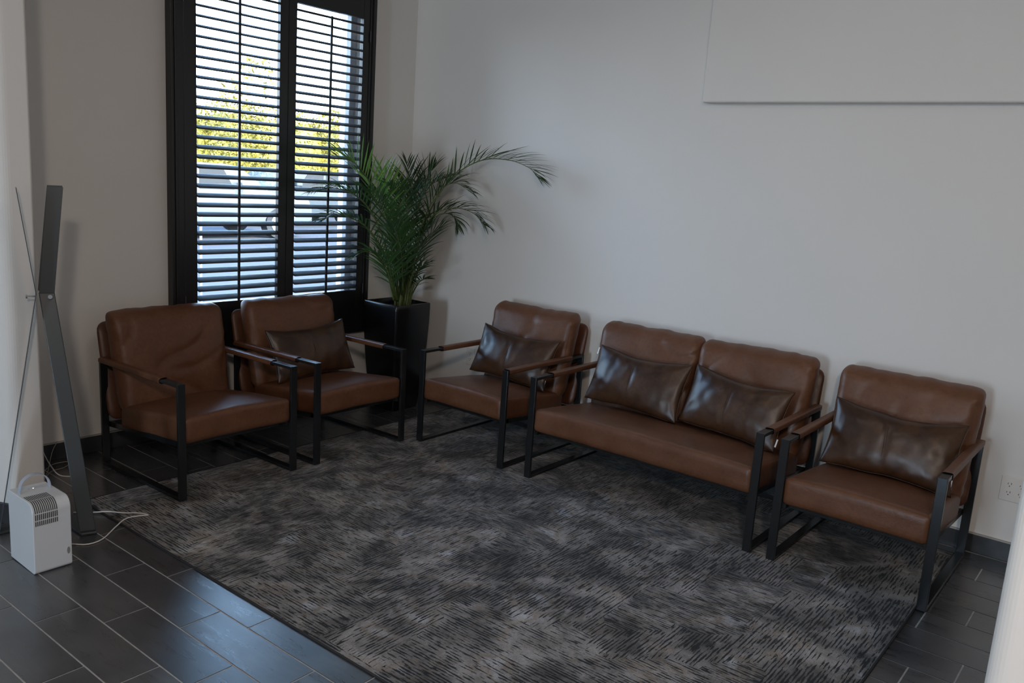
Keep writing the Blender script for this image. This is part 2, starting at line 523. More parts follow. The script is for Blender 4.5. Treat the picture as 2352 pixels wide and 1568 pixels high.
for a in ((RX0 - .004, RX0 + .004, RY0, RY1), (RX1 - .004, RX1 + .004, RY0, RY1), (RX0, RX1, RY0 - .004, RY0 + .004), (RX0, RX1, RY1 - .004, RY1 + .004)):
    ed.box(*a, .0005, .0058)
shift(ed, rl).build('binding', M_rugedge, t_, bevel=.002)

# ------------------------------------------------------------------ cushions
def ease(t): return .45 * t + .55 * math.sin(t * PI / 2)
def cushion(hx, hy, hz, r, bulge, seg, fn):
    """rounded box; fn(p, n) -> final point. hz is the half thickness."""
    sx, sy, sz = seg
    key = {}; vs = []; fs = []
    def vert(i, j, k_):
        q = (i, j, k_)
        if q in key: return key[q]
        p_ = Vector((ease(2 * i / sx - 1) * hx, ease(2 * j / sy - 1) * hy, ease(2 * k_ / sz - 1) * hz))
        c_ = Vector((max(-(hx - r), min(hx - r, p_.x)), max(-(hy - r), min(hy - r, p_.y)), max(-(hz - min(r, hz)), min(hz - min(r, hz), p_.z))))
        n_ = p_ - c_
        rr = min(r, hz)
        n_ = n_.normalized() if n_.length > 1e-6 else Vector((0, 0, 1 if p_.z > 0 else -1))
        p_ = c_ + Vector((n_.x * r, n_.y * r, n_.z * rr))
        u, v = p_.x / hx, p_.y / hy
        p_.z += (1 if p_.z > 0 else -1) * bulge * max(0, 1 - u * u) ** .7 * max(0, 1 - v * v) ** .7 * min(1, abs(p_.z) / (hz * .5))
        key[q] = len(vs); vs.append(fn(p_, n_)); return key[q]
    for i in range(sx):
        for j in range(sy):
            fs.append((vert(i, j, 0), vert(i, j + 1, 0), vert(i + 1, j + 1, 0), vert(i + 1, j, 0)))
            fs.append((vert(i, j, sz), vert(i + 1, j, sz), vert(i + 1, j + 1, sz), vert(i, j + 1, sz)))
    for i in range(sx):
        for k_ in range(sz):
            fs.append((vert(i, 0, k_), vert(i + 1, 0, k_), vert(i + 1, 0, k_ + 1), vert(i, 0, k_ + 1)))
            fs.append((vert(i, sy, k_), vert(i, sy, k_ + 1), vert(i + 1, sy, k_ + 1), vert(i + 1, sy, k_)))
    for j in range(sy):
        for k_ in range(sz):
            fs.append((vert(0, j, k_), vert(0, j, k_ + 1), vert(0, j + 1, k_ + 1), vert(0, j + 1, k_)))
            fs.append((vert(sx, j, k_), vert(sx, j + 1, k_), vert(sx, j + 1, k_ + 1), vert(sx, j, k_ + 1)))
    return Mesh().add(vs, fs)

def crease(p, seed, amp):
    """sharp-ish leather folds"""
    q = Vector((p.x * 3.2 + p.y * 1.6 + seed * 3.1, p.y * 4.4 - p.x * 2.0, seed + p.z * 2))
    q += Vector((noise.noise(q * .7), noise.noise(q * .7 + Vector((5, 5, 5))), 0)) * .8
    a = 1 - abs(noise.noise(q)) * 2.6
    f_ = max(0, a) ** 3
    g = noise.noise(Vector((p.x * 6, p.y * 5, seed * 2)))
    return amp * (-f_ * .9 + g * .7)

def seat_cushion(W_, parent, seed):
    hw = (W_ - .066) / 2
    y0, y1 = -.712, -.13
    L_ = (y1 - y0) / 2
    def fn(p_, n_):
        q = p_ + n_ * (.0025 * noise.noise(p_ * 7 + Vector((seed, 0, 0))))
        u = q.x / hw
        edge = max(0, -q.y / L_)
        # slopes down to the back, bulged nose
        y = (y0 + y1) / 2 + q.y
        t = (y - y0) / (y1 - y0)
        zc = .322 - .055 * t - .006 * u * u
        return (q.x, y, zc + q.z * (1.0 - .05 * t))
    m_ = cushion(hw, L_, .060, .022, .018, (28 if W_ < 1 else 48, 24, 8), fn)
    return m_.build('seat_cushion', M_leather, parent, smooth=True)

def back_cushion(x0, x1, parent, seed, fold=0., sag=0.):
    hw = (x1 - x0) / 2; xc = (x0 + x1) / 2
    H = .250
    th = math.radians(11)
    wide = (x1 - x0) < .7
    def fn(p_, n_):
        u = p_.x / hw; v = p_.y / H
        d = crease(p_, seed, .0150) * (1 if n_.z > .5 else .22) * (1 - .75 * abs(v) ** 5) * (1 - .5 * abs(u) ** 5) + .004 * noise.noise(Vector((p_.x * 26, p_.y * 26, seed))) * max(abs(u), abs(v)) ** 6
        q = p_ + n_ * d
        if n_.z > .2 and fold:
            f_ = v + .15 - .55 * (u - .1) ** 2 * (1 if u > 0 else .2)
            q.z -= fold * math.exp(-(f_ / .055) ** 2) * max(0, 1 - abs(u - .35) / .8)
        # slump: fuller low down, softer top line
        q.z += .012 * (1 - v) * .5 * max(0, 1 - u * u)
        y_up = q.y - (sag * (1 - u * u) if v > .5 else 0) + (.008 * noise.noise(Vector((u * 3, seed, 0))) if v > .4 else 0)
        tw = 1 + (.045 * (v + 1) / 2)
        x = xc + q.x * tw * (.965 if v < 0 else .965 + .0 * v)
        # the front face looks to -y ; q.z is thickness towards the front
        yy = -.105 + y_up * math.sin(th) - q.z * math.cos(th)
        zz = .528 + y_up * math.cos(th) - q.z * math.sin(th)
        return (x, yy, zz)
    m_ = cushion(hw, H, .056, .048, .026, (44, 40, 8), fn)
    o = m_.build('back_cushion', M_leather, parent, smooth=True)
    return o

def back_shell(W_, parent):
    hw = (W_ - .045) / 2; H = .245; th = math.radians(12)
    def fn(p_, n_):
        q = p_ + n_ * .0015 * noise.noise(p_ * 9)
        return (q.x, .014 + q.y * math.sin(th) - q.z * math.cos(th), .465 + q.y * math.cos(th) - q.z * math.sin(th))
    return cushion(hw, H, .022, .05, .003, (30, 18, 4), fn).build('back_shell', M_leather2, parent, smooth=True)

def armchair(name, label, cat, W_, ncush, loc, rz, seed, sleeves, tilt=0., folds=(0,), group=None):
    t_ = thing(name, label, cat, loc, 0, group)
    t_.matrix_world = Matrix.Translation(Vector(loc)) @ Matrix.Rotation(rz, 4, 'Z') @ Matrix.Rotation(tilt, 4, 'X')
    D, H, bw, bt = .715, .537, .036, .015
    for sx, (sa, sb) in zip((-1, 1), sleeves):
        xo = sx * W_ / 2; xi = sx * (W_ / 2 - bw)
        xa, xb = min(xo, xi), max(xo, xi)
        Mesh().box(xa, xb, -D, -D + bt, 0, H).build('leg', M_metal, t_, bevel=.0015)
        Mesh().box(xa, xb, -bt, 0, 0, H).build('leg', M_metal, t_, bevel=.0015)
        Mesh().box(xa, xb, -D + bt, -bt, H - bt, H).build('arm_rail', M_metal, t_, bevel=.0015)
        Mesh().box(xa, xb, -D + bt, -bt, 0, bt).build('floor_rail', M_metal, t_, bevel=.0015)
        # leather sleeve laced round the arm rail
        n = 22; vs = []; rr = []
        for i in range(n + 1):
            y = -D + sa + (D - sa - sb) * i / n
            ring = []
            for k_ in range(16):
                a = 2 * PI * k_ / 16 + PI / 16
                cx_, cz_ = math.cos(a), math.sin(a)
                ex = .0205 * math.copysign(abs(cx_) ** .45, cx_); ez = .0125 * math.copysign(abs(cz_) ** .6, cz_)
                wob = 1 + .05 * noise.noise(Vector((y * 14, k_ * .6, seed + sx)))
                sagz = -.003 if cz_ < 0 else 0
                ring.append(((xa + xb) / 2 + ex * wob, y + (.004 * math.sin(k_) if i in (0, n) else 0), H - bt / 2 + ez * wob + sagz))
            vs += ring
        fs = [(i * 16 + k_, i * 16 + (k_ + 1) % 16, (i + 1) * 16 + (k_ + 1) % 16, (i + 1) * 16 + k_) for i in range(n) for k_ in range(16)]
        sl = Mesh().add(vs, fs)
        s_o = sl.build('arm_sleeve', M_leather, t_, smooth=True)
        # side rail carrying the seat
        y0, y1 = -D + .02, -.006
        vs = [(xi - sx * .014, y0, .235), (xi, y0, .235), (xi, y1, .186), (xi - sx * .014, y1, .186),
              (xi - sx * .014, y0, .262), (xi, y0, .262), (xi, y1, .214), (xi - sx * .014, y1, .214)]
        Mesh().add(vs, [(0, 3, 2, 1), (4, 5, 6, 7), (0, 1, 5, 4), (1, 2, 6, 5), (2, 3, 7, 6), (3, 0, 4, 7)]).build('seat_rail', M_metal, t_, bevel=.0015)
        # back support strap of steel, joining the rear leg at arm height
        Mesh().box(min(xi, xi - sx * .03), max(xi, xi - sx * .03), -.10, -bt, H - .052, H - .012).build('back_bracket', M_metal, t_, bevel=.0015)
    hw = W_ / 2 - bw
    Mesh().box(-hw, hw, -D + .05, -D + .08, .232, .256).build('crossbar', M_metal, t_, bevel=.0015)
    Mesh().box(-hw, hw, -.030, -.006, .188, .212).build('crossbar', M_metal, t_, bevel=.0015)
    Mesh().box(-hw, hw, -.020, -.008, H - .045, H - .015).build('crossbar', M_metal, t_, bevel=.0015)
    seat_cushion(W_, t_, seed)
    back_shell(W_, t_)
    if ncush == 1:
        back_cushion(-W_ / 2 + .018, W_ / 2 - .018, t_, seed + .7, folds[0])
    else:
        back_cushion(-W_ / 2 + .018, .004, t_, seed + .7, folds[0]); back_cushion(-.002, W_ / 2 - .018, t_, seed + 2.3, folds[1])
    return t_

G1 = 'armchairs of the waiting area'
RZ = -PI / 2
TI = math.radians(1.1)
armchair('armchair', 'leather armchair farthest left, without a throw pillow, in front of the window', 'armchair', .64, 1, (-1.9465, -.198, .0012), 0, 1.3, ((.148, .004), (.165, .004)), math.radians(-.86), (.012,), G1)
armchair('armchair', 'leather armchair under the window with one dark pillow, left of the planter', 'armchair', .64, 1, (-1.2005, -.207, .0012), 0, 4.2, ((.160, .004), (.155, .004)), math.radians(-.86), (.004,), G1)
armchair('armchair', 'leather armchair against the right wall beside the planter, left of the loveseat', 'armchair', .64, 1, (-.098, -1.2735, .0068), RZ, 7.7, ((.150, .004), (.012, .125)), 0, (.010,), G1)
armchair('loveseat', 'two-seat brown leather loveseat with black metal frame against the right wall', 'loveseat', 1.245, 2, (-.098, -2.3655, .0068), RZ, 11.1, ((.150, .004), (.100, .004)), 0, (.010, .007))
armchair('armchair', 'leather armchair nearest the camera, at the right end of the row', 'armchair', .64, 1, (-.098, -3.3805, .0068), RZ, 15.4, ((.115, .004), (.075, .004)), 0, (.003,), G1)

# ------------------------------------------------------------------ throw pillows
def pillow(label, loc, rz, lean, roll, seed, wd=.52, ht=.315, tg_=None):
    nu, nv = 44, 30
    th_ = .062
    me = Mesh(); vs = []; fs = []
    def pt(u, v, s_):
        e_ = (1 - abs(u) ** 2.2) * (1 - abs(v) ** 2.2)
        t = th_ * max(0, e_) ** .52
        cornx = 1 - .055 * (1 - v * v) * abs(u); corny = 1 - (.20 if v > 0 else .08) * (1 - u * u) ** 1.2 * abs(v)
        x = u * wd / 2 * cornx; z = v * ht / 2 * corny
        # folds running in from the seams
        wr = .0045 * noise.noise(Vector((u * 5 + seed, v * 2.2, s_))) + .0035 * noise.noise(Vector((u * 11, v * 4 + seed, s_))) * (abs(v) ** 2 + abs(u) ** 3)
        pinch = .007 * math.exp(-((u + .06 + .04 * v) / .022) ** 2) * (1 if abs(v) < .97 else 0)
        t = t - (pinch + wr) * min(1, e_ * 3)
        zz = z + .008 * noise.noise(Vector((u * 2.1 + seed, 3.3, 0))) * v
        return (x, -s_ * max(t, 0), zz)
    for s_ in (1, -1):
        o0 = len(vs)
        for j in range(nv + 1):
            for i in range(nu + 1):
                u = ease(2 * i / nu - 1); v = ease(2 * j / nv - 1)
                vs.append(pt(u, v, s_))
        for j in range(nv):
            for i in range(nu):
                a = o0 + j * (nu + 1) + i
                q = (a, a + 1, a + nu + 2, a + nu + 1)
                fs.append(q if s_ == 1 else q[::-1])
    me.add(vs, fs)
    t_ = thing('throw_pillow', label, 'pillow', loc, 0, 'patinated leather throw pillows')
    t_.matrix_world = Matrix.Translation(Vector(loc)) @ Matrix.Rotation(rz, 4, 'Z') @ Matrix.Rotation(lean, 4, 'X') @ Matrix.Rotation(roll, 4, 'Y')
    d = me.data('cover', M_pillow, True)
    bm = bmesh.new(); bm.from_mesh(d); bmesh.ops.remove_doubles(bm, verts=bm.verts, dist=.0004); bmesh.ops.recalc_face_normals(bm, faces=bm.faces); bm.to_mesh(d); bm.free()
    d.polygons.foreach_set('use_smooth', [True] * len(d.polygons))
    link('cover', d, t_)
    # welt along the outline and the double stitched centre seam
    rim = []
    for k_ in range(0, 97):
        a = 2 * PI * k_ / 96
        u = max(-1, min(1, 1.32 * math.cos(a))); v = max(-1, min(1, 1.32 * math.sin(a)))
        x, y, z = pt(u, v, 1); rim.append((x, 0, z))
    Mesh().tube(rim, .0022, 6).build('welt', M_pillow, t_, smooth=True)
    for du in (-.014, .014):
        pts = []
        for k_ in range(21):
            v = -.93 + 1.86 * k_ / 20
            x, y, z = pt(-.06 - .04 * v + du, v, 1); pts.append((x, y - .0008, z))
        Mesh().tube(pts, .0011, 5).build('stitching', M_pillow, t_, smooth=True)
    if tg_:
        x, z = tg_
        Mesh().box(x - .0035, x + .0035, -.004, -.002, z - .024, z + .014).build('tag', M_tag, t_)
    return t_
LN = math.radians(-22)
pillow('dark leather pillow standing in the armchair under the window', (-1.200, -.477, .503), math.radians(-2), LN, math.radians(-2.5), 1.1, .535, .30, (-.248, .075))
pillow('dark leather pillow with a blue sheen in the armchair beside the planter', (-.369, -1.280, .510), RZ + math.radians(3), LN, math.radians(3), 2.7, .55, .297, (.262, -.10))
pillow('left one of two dark leather pillows on the loveseat, tag at its corner', (-.362, -2.105, .522), RZ + math.radians(-2), LN, math.radians(1), 5.9, .570, .308, (-.288, .120))
pillow('right one of two dark leather pillows on the loveseat, partly behind its arm', (-.370, -2.655, .514), RZ + math.radians(-5), LN, math.radians(3), 8.3, .54, .303, (.266, -.10))
pillow('dark leather pillow in the armchair nearest the camera', (-.363, -3.385, .505), RZ + math.radians(1), LN, math.radians(1.5), 10.4, .55, .305, (.262, -.10))

# ------------------------------------------------------------------ potted palm
pp = thing('potted_palm', 'tall areca palm in a tapered square black planter in the room corner', 'potted plant', (-.385, -.312, 0), 0)
PX, PY = -.385, -.312
def sq(h, rnd, z, n=5):
    pts = []
    for q in range(4):
        for k_ in range(n):
            a = q * PI / 2 + k_ / (n - 1) * PI / 2
            cx_ = (h - rnd) * (1 if q in (0, 3) else -1); cy_ = (h - rnd) * (1 if q in (0, 1) else -1)
            pts.append((cx_ + rnd * math.cos(a), cy_ + rnd * math.sin(a), z))
    return pts
prof = [(.112, 0.), (.114, .02), (.128, .15), (.141, .30), (.150, .45), (.155, .58), (.156, .66), (.156, .692), (.153, .698), (.142, .698), (.139, .690), (.138, .60)]
pm = Mesh(); vs = []; n = 20
for h, z in prof: vs += sq(h, .018, z)
fs = [tuple(range(n - 1, -1, -1)), tuple((len(prof) - 1) * n + k_ for k_ in range(n))]
for i in range(len(prof) - 1):
    for k_ in range(n): fs.append((i * n + k_, i * n + (k_ + 1) % n, (i + 1) * n + (k_ + 1) % n, (i + 1) * n + k_))
pm.add(vs, fs)
po = pm.build('planter', M_pot, pp, smooth=True)
md = po.modifiers.new('edge', 'EDGE_SPLIT'); md.split_angle = math.radians(40)
sm = Mesh(); vs = [(0, 0, .662)]
for k_ in range(24):
    for rr in (.07, .135):
        a = 2 * PI * k_ / 24; s_ = 1 / max(abs(math.cos(a)), abs(math.sin(a)))
        vs.append((rr * min(s_, 1.38) * math.cos(a), rr * min(s_, 1.38) * math.sin(a), .655 + .008 * noise.noise(Vector((a * 3, rr * 30, 0)))))
fs = [(0, 1 + 2 * k_, 1 + 2 * ((k_ + 1) % 24)) for k_ in range(24)] + [(1 + 2 * k_, 2 + 2 * k_, 2 + 2 * ((k_ + 1) % 24), 1 + 2 * ((k_ + 1) % 24)) for k_ in range(24)]
sm.add(vs, fs).build('soil', M_soil, pp)

def leaf_mat(name, c1, c2, tr):
    m_, t, b = nm(name)
    v = coords(t, (1, 1, 1)); n_ = noise_tex(t, v, 9, 3)
    t.links.new(ramp(t, n_, [(.35, c1), (.65, c2)]), b.inputs['Base Color'])
    b.inputs['Roughness'].default_value = .38
    b.inputs['Specular IOR Level'].default_value = .45
    o_ = t.nodes['Material Output']
    tl = N(t, 'ShaderNodeBsdfTranslucent'); tl.inputs[0].default_value = (*tr, 1)
    mx = N(t, 'ShaderNodeMixShader'); mx.inputs[0].default_value = .22
    t.links.new(b.outputs[0], mx.inputs[1]); t.links.new(tl.outputs[0], mx.inputs[2]); t.links.new(mx.outputs[0], o_.inputs[0])
    return m_
M_leaf = leaf_mat('palm_leaf', (.014, .034, .013), (.034, .072, .022), (.08, .18, .035))
M_leafy = leaf_mat('young_palm_leaf', (.075, .150, .025), (.12, .22, .045), (.25, .42, .08))
M_stem = plain('palm_stem', (.10, .13, .035), .45, var=.35, vs=14)
FR = [
    ([(-0.296, -0.31, 0.696), (-0.259, -0.35, 1.07), (-0.3, -0.526, 1.361), (-0.24, -0.643, 1.535), (-0.2, -0.815, 1.626), (-0.17, -0.995, 1.633), (-0.15, -1.13, 1.596), (-0.14, -1.182, 1.551)],0.2,0.25,0.3),
    ([(-0.316, -0.31, 0.697), (-0.285, -0.36, 1.016), (-0.3, -0.496, 1.25), (-0.25, -0.631, 1.321), (-0.2, -0.751, 1.303), (-0.18, -0.828, 1.238)],0.17,0.5,0.3),
    ([(-0.308, -0.31, 0.697), (-0.323, -0.38, 0.991), (-0.34, -0.478, 1.249), (-0.3, -0.56, 1.417), (-0.26, -0.647, 1.476), (-0.22, -0.741, 1.43)],0.17,0.6,0.3),
    ([(-0.286, -0.3, 0.694), (-0.251, -0.33, 0.954), (-0.3, -0.485, 1.126), (-0.25, -0.546, 1.2)],0.17,0.4,0.3),
    ([(-0.375, -0.31, 0.702), (-0.449, -0.33, 1.017), (-0.564, -0.36, 1.265), (-0.715, -0.38, 1.446), (-0.838, -0.38, 1.554), (-0.936, -0.36, 1.58)],0.22,0.12,0.42),
    ([(-0.394, -0.31, 0.703), (-0.505, -0.33, 1.019), (-0.653, -0.34, 1.263), (-0.804, -0.33, 1.376), (-0.928, -0.3, 1.404), (-1.047, -0.28, 1.379)],0.15,0.7,0.35),
    ([(-0.402, -0.31, 0.704), (-0.523, -0.33, 0.992), (-0.657, -0.33, 1.156), (-0.781, -0.31, 1.228), (-0.898, -0.29, 1.244), (-0.98, -0.28, 1.218)],0.14,0.6,0.35),
    ([(-0.414, -0.31, 0.704), (-0.508, -0.34, 0.882), (-0.604, -0.35, 0.997), (-0.687, -0.33, 1.032), (-0.765, -0.31, 0.997)],0.11,0.5,0.3),
    ([(-0.326, -0.3, 0.697), (-0.337, -0.31, 1.068), (-0.319, -0.31, 1.29), (-0.3, -0.31, 1.429), (-0.347, -0.31, 1.576)],0.17,0.25,0.5),
    ([(-0.355, -0.31, 0.7), (-0.401, -0.32, 1.07), (-0.464, -0.33, 1.29), (-0.535, -0.34, 1.423), (-0.576, -0.34, 1.514)],0.17,0.1,0.5),
    ([(-0.347, -0.31, 0.7), (-0.394, -0.34, 1.016), (-0.423, -0.37, 1.212), (-0.517, -0.42, 1.376), (-0.631, -0.46, 1.44)],0.17,0.5,0.4),
    ([(-0.324, -0.31, 0.698), (-0.316, -0.33, 1.041), (-0.32, -0.391, 1.269), (-0.28, -0.407, 1.435), (-0.26, -0.42, 1.518), (-0.25, -0.464, 1.569)],0.16,0.35,0.4),
    ([(-0.335, -0.31, 0.699), (-0.382, -0.38, 0.993), (-0.378, -0.42, 1.244), (-0.295, -0.46, 1.438), (-0.163, -0.5, 1.512)],0.18,0.5,0.35),
    ([(-0.363, -0.31, 0.701), (-0.494, -0.38, 0.969), (-0.579, -0.42, 1.164), (-0.713, -0.46, 1.323), (-0.82, -0.48, 1.398)],0.18,0.4,0.35),
    ([(-0.355, -0.31, 0.7), (-0.444, -0.38, 0.939), (-0.542, -0.44, 1.139), (-0.571, -0.48, 1.3)],0.18,0.4,0.3),
    ([(-0.316, -0.31, 0.697), (-0.349, -0.38, 0.908), (-0.35, -0.44, 1.081), (-0.28, -0.48, 1.194)],0.17,0.4,0.3),
    ([(-0.386, -0.31, 0.702), (-0.507, -0.38, 0.86), (-0.596, -0.42, 1.004), (-0.711, -0.45, 1.116)],0.15,0.4,0.3),
    ([(-0.284, -0.31, 0.695), (-0.294, -0.36, 0.846), (-0.38, -0.498, 0.937), (-0.36, -0.553, 0.975)],0.1,0.6,0.35),
    ([(-0.276, -0.31, 0.694), (-0.251, -0.34, 0.784), (-0.38, -0.515, 0.862), (-0.36, -0.559, 0.875)],0.08,0.5,0.4),
    ([(-0.326, -0.3, 0.697), (-0.246, -0.3, 1.036), (-0.25, -0.43, 1.217), (-0.2, -0.513, 1.279), (-0.18, -0.578, 1.263), (-0.18, -0.612, 1.205)],0.12,0.9,0.6),
    ([(-0.375, -0.31, 0.702), (-0.525, -0.4, 0.836), (-0.642, -0.46, 0.957), (-0.743, -0.5, 1.031)],0.15,0.5,0.3),
    ([(-0.296, -0.31, 0.696), (-0.354, -0.4, 0.854), (-0.384, -0.46, 1.002), (-0.352, -0.5, 1.087)],0.15,0.6,0.3),
    ([(-0.335, -0.31, 0.699), (-0.453, -0.42, 0.889), (-0.54, -0.48, 1.062), (-0.64, -0.52, 1.199)],0.17,0.5,0.3),
    ([(-0.345, -0.3, 0.698), (-0.296, -0.25, 1.033), (-0.242, -0.22, 1.285), (-0.171, -0.2, 1.426)],0.18,0.3,0.35),
    ([(-0.365, -0.3, 0.699), (-0.374, -0.25, 1.034), (-0.414, -0.22, 1.255), (-0.503, -0.22, 1.39)],0.18,0.3,0.35),
]
def leaflet(m_, p0, d, up, L_, wd_, droop, tw):
    d = d.normalized(); side = d.cross(up)
    if side.length < .1: side = d.cross(Vector((1, 0, 0)))
    side.normalize()
    side = (side * math.cos(tw) + d.cross(side) * math.sin(tw)).normalized()
    vs = []; nseg = 5; p_ = p0.copy(); dd = d.copy()
    for i in range(nseg + 1):
        t = i / nseg
        w_ = wd_ * (.35 + 1.3 * t if t < .35 else .80 * (1 - ((t - .35) / .65) ** 1.6) + .02)
        nrm = dd.cross(side).normalized()
        vs += [tuple(p_ - side * w_), tuple(p_ + nrm * w_ * .35), tuple(p_ + side * w_)]
        p_ = p_ + dd * (L_ / nseg)
        dd = (dd + Vector((0, 0, -1)) * droop * (.25 + t) * .5).normalized()
        if p_.x > -.012: p_.x = -.012; dd.x = min(dd.x, 0)
        if p_.y > -.075: p_.y = -.075; dd.y = min(dd.y, 0)
    fs = []
    for i in range(nseg):
        a = 3 * i
        fs += [(a, a + 1, a + 4, a + 3), (a + 1, a + 2, a + 5, a + 4)]
    m_.add(vs, fs)
def frond(cps, LL, droop, st, i_, mat):
    rnd = random.Random(100 + i_)
    C = catmull(cps, 44)
    C = [Vector((min(c.x, -.02), min(c.y, -.085), c.z)) for c in C]
    lm = Mesh()
    n_l = int(16 + LL * 90)
    ln = sum((C[i + 1] - C[i]).length for i in range(44)) * (1 - st)
    n_l = max(10, min(28, int(ln / .027)))
    for k_ in range(n_l):
        t = st + (1 - st) * (k_ / (n_l - 1)) ** .95
        x = min(t * 44, 43.999); i0 = int(x)
        p_ = C[i0].lerp(C[i0 + 1], x - i0); tn = (C[min(i0 + 2, 44)] - C[max(i0 - 1, 0)]).normalized()
        sd = tn.cross(Vector((0, 0, 1)))
        if sd.length < .2: sd = tn.cross(Vector((.55, .8, 0)))
        sd.normalize(); upv = sd.cross(tn).normalized()
        rel_ = (t - st) / (1 - st)
        ll = LL * (.55 + .75 * math.sin(PI * min(1, rel_ * .85 + .16))) * rnd.uniform(.85, 1.12)
        for s_ in (-1, 1):
            fw = .75 + .9 * rel_
            d = tn * fw + sd * s_ * rnd.uniform(.75, 1.0) + upv * rnd.uniform(.25, .6)
            leaflet(lm, p_ + Vector((0, 0, rnd.uniform(-.003, .003))), d, upv, ll, .0082 * rnd.uniform(.75, 1.3) * (1 - .3 * rel_), droop * rnd.uniform(.7, 1.3), rnd.uniform(-.4, .4))
    for m_ in (lm,): m_.v = [(x - PX, y - PY, z) for x, y, z in m_.v]
    fo = link('frond', lm.data('frond', mat, False), pp)
    sm_ = Mesh().tube([(c.x - PX, c.y - PY, c.z) for c in C], [.0052 * (1 - i / 46) + .0009 for i in range(45)], 6)
    sm_.build('stem', M_stem, fo, smooth=True)
for i_, (cps, LL, droop, st) in enumerate(FR):
    frond(cps, LL, droop, st, i_, M_leafy if i_ in (4, 9) else M_leaf)
# bare canes and young shoots crowded at the foot
rnd = random.Random(5)
for k_ in range(26):
    a = rnd.uniform(0, 2 * PI); r0 = rnd.uniform(.0, .062)
    bx, by = r0 * math.cos(a) + .03, r0 * math.sin(a)
    lx, ly = bx * 2.3 + rnd.uniform(-.04, .03) - .03, by * 2.0 - rnd.uniform(0, .05)
    h = rnd.uniform(.18, .42)
    pts = [(bx, by, .655), (bx * 1.15, by * 1.15, .655 + h * .35), (lx * .75, ly * .75, .655 + h * .7), (lx, ly, .655 + h)]
    Mesh().tube(catmull(pts, 8), [.0062 - .0004 * i for i in range(9)], 6).build('cane', M_stem, pp, smooth=True)
for k_ in range(9):
    a = rnd.uniform(0, 2 * PI); bx, by = .05 * math.cos(a) + .03, .05 * math.sin(a)
    lm = Mesh()
    for j in range(7):
        d = Vector((math.cos(a + rnd.uniform(-.8, .8)) * .35, math.sin(a + rnd.uniform(-.8, .8)) * .35 - .05, 1))
        leaflet(lm, Vector((bx + PX, by + PY, .74 + .05 * j)), d, Vector((math.cos(a), math.sin(a), .2)), rnd.uniform(.12, .24), .0055, rnd.uniform(.2, .7), rnd.uniform(-1, 1))
    lm.v = [(x - PX, y - PY, z) for x, y, z in lm.v]
    link('shoot', lm.data('shoot', M_leaf), pp)

# ------------------------------------------------------------------ outlets
def outlet(label, y0, z0, gangs):
    wd_ = .070 if gangs == 1 else .116; h = .114
    t_ = thing('wall_outlet', label, 'outlet', (0, y0, z0))
    Mesh().box(-.006, 0, -wd_ / 2, wd_ / 2, -h / 2, h / 2).build('cover_plate', M_plate, t_, bevel=.003, seg=3)
    for g in range(gangs):
        yc = 0 if gangs == 1 else (-.023 + .046 * g)
        for zc in (.0195, -.0195):
            mm = Mesh()
            pts = [(yc + .0165 * math.cos(2 * PI * k_ / 24), zc + .0145 * max(-.83, min(.83, math.sin(2 * PI * k_ / 24)))) for k_ in range(24)]
            mm.add([(-.0075, y, z) for y, z in pts] + [(-.005, y, z) for y, z in pts], [tuple(range(24)), tuple(range(47, 23, -1))] + [(i, (i + 1) % 24, 24 + (i + 1) % 24, 24 + i) for i in range(24)])
            rc = mm.build('socket', M_plate, t_)
            hm = Mesh()
            for dy, hh in ((-.0062, .0042), (.0062, .0034)): hm.box(-.0078, -.0074, yc + dy - .0011, yc + dy + .0011, zc + .001, zc + .001 + hh * 2)
            hm.box(-.0078, -.0074, yc - .0022, yc + .0022, zc - .0085, zc - .0045)
            hm.build('slot', M_hole, rc)
    return t_
outlet('double-gang outlet plate with four sockets at the right edge of the picture', -3.835, .332, 2)
outlet('single outlet plate low on the wall beside the planter, half behind the pillow', -.632, .342, 1)

# ------------------------------------------------------------------ air purifier
pu = thing('air_purifier', 'small white air purifier with strap handle on the floor at the left', 'air purifier', (-2.921, -1.068, 0))
w2, d2, h = .067, .104, .272
# profile in the y-z plane: square back, rounded front edges, a little rounded foot
prof = [(d2, .004), (d2, h - .004), (d2 - .004, h)]
R1 = .040
prof += [(-d2 + R1 - R1 * math.sin(t), h - R1 + R1 * math.cos(t)) for t in [PI / 2 * k_ / 10 for k_ in range(11)]]
R2 = .014
prof += [(-d2 + R2 - R2 * math.cos(t), R2 - R2 * math.sin(t)) for t in [PI / 2 * k_ / 5 for k_ in range(6)]]
n = len(prof)
vs = [(-w2, y, z) for y, z in prof] + [(w2, y, z) for y, z in prof]
fs = [tuple(range(n)), tuple(range(2 * n - 1, n - 1, -1))] + [(i, n + i, n + (i + 1) % n, (i + 1) % n) for i in range(n)]
Mesh().add(vs, fs).build('body', M_white, pu, bevel=.004, seg=3)
# grille: slots wrapping from the top over the front edge
def along(s):
    """distance s along the section from the middle of the top, forwards and down"""
    a = d2 - R1 + .0
    if s < a: return (-s, h, 0., 1.)
    s -= a
    if s < R1 * PI / 2:
        t = s / R1; return (-d2 + R1 - R1 * math.sin(t), h - R1 + R1 * math.cos(t), -math.sin(t), math.cos(t))
    s -= R1 * PI / 2
    return (-d2, h - R1 - s, -1., 0.)
for k_ in range(12):
    xc = -w2 + .010 + k_ * .0068
    for s0, s1 in ((.012, .060), (.064, .1235), (.1275, .150), (.154, .172)):
        mm = Mesh(); vs = []; m_n = 8
        for i in range(m_n + 1):
            y, z, ny_, nz_ = along(s0 + (s1 - s0) * i / m_n)
            for dx_ in (-.0019, .0019): vs.append((xc + dx_, y + ny_ * .0006, z + nz_ * .0006))
        fs = [(2 * i, 2 * i + 1, 2 * i + 3, 2 * i + 2) for i in range(m_n)]
        mm.add(vs, fs).build('grille_slot', M_slot, pu)
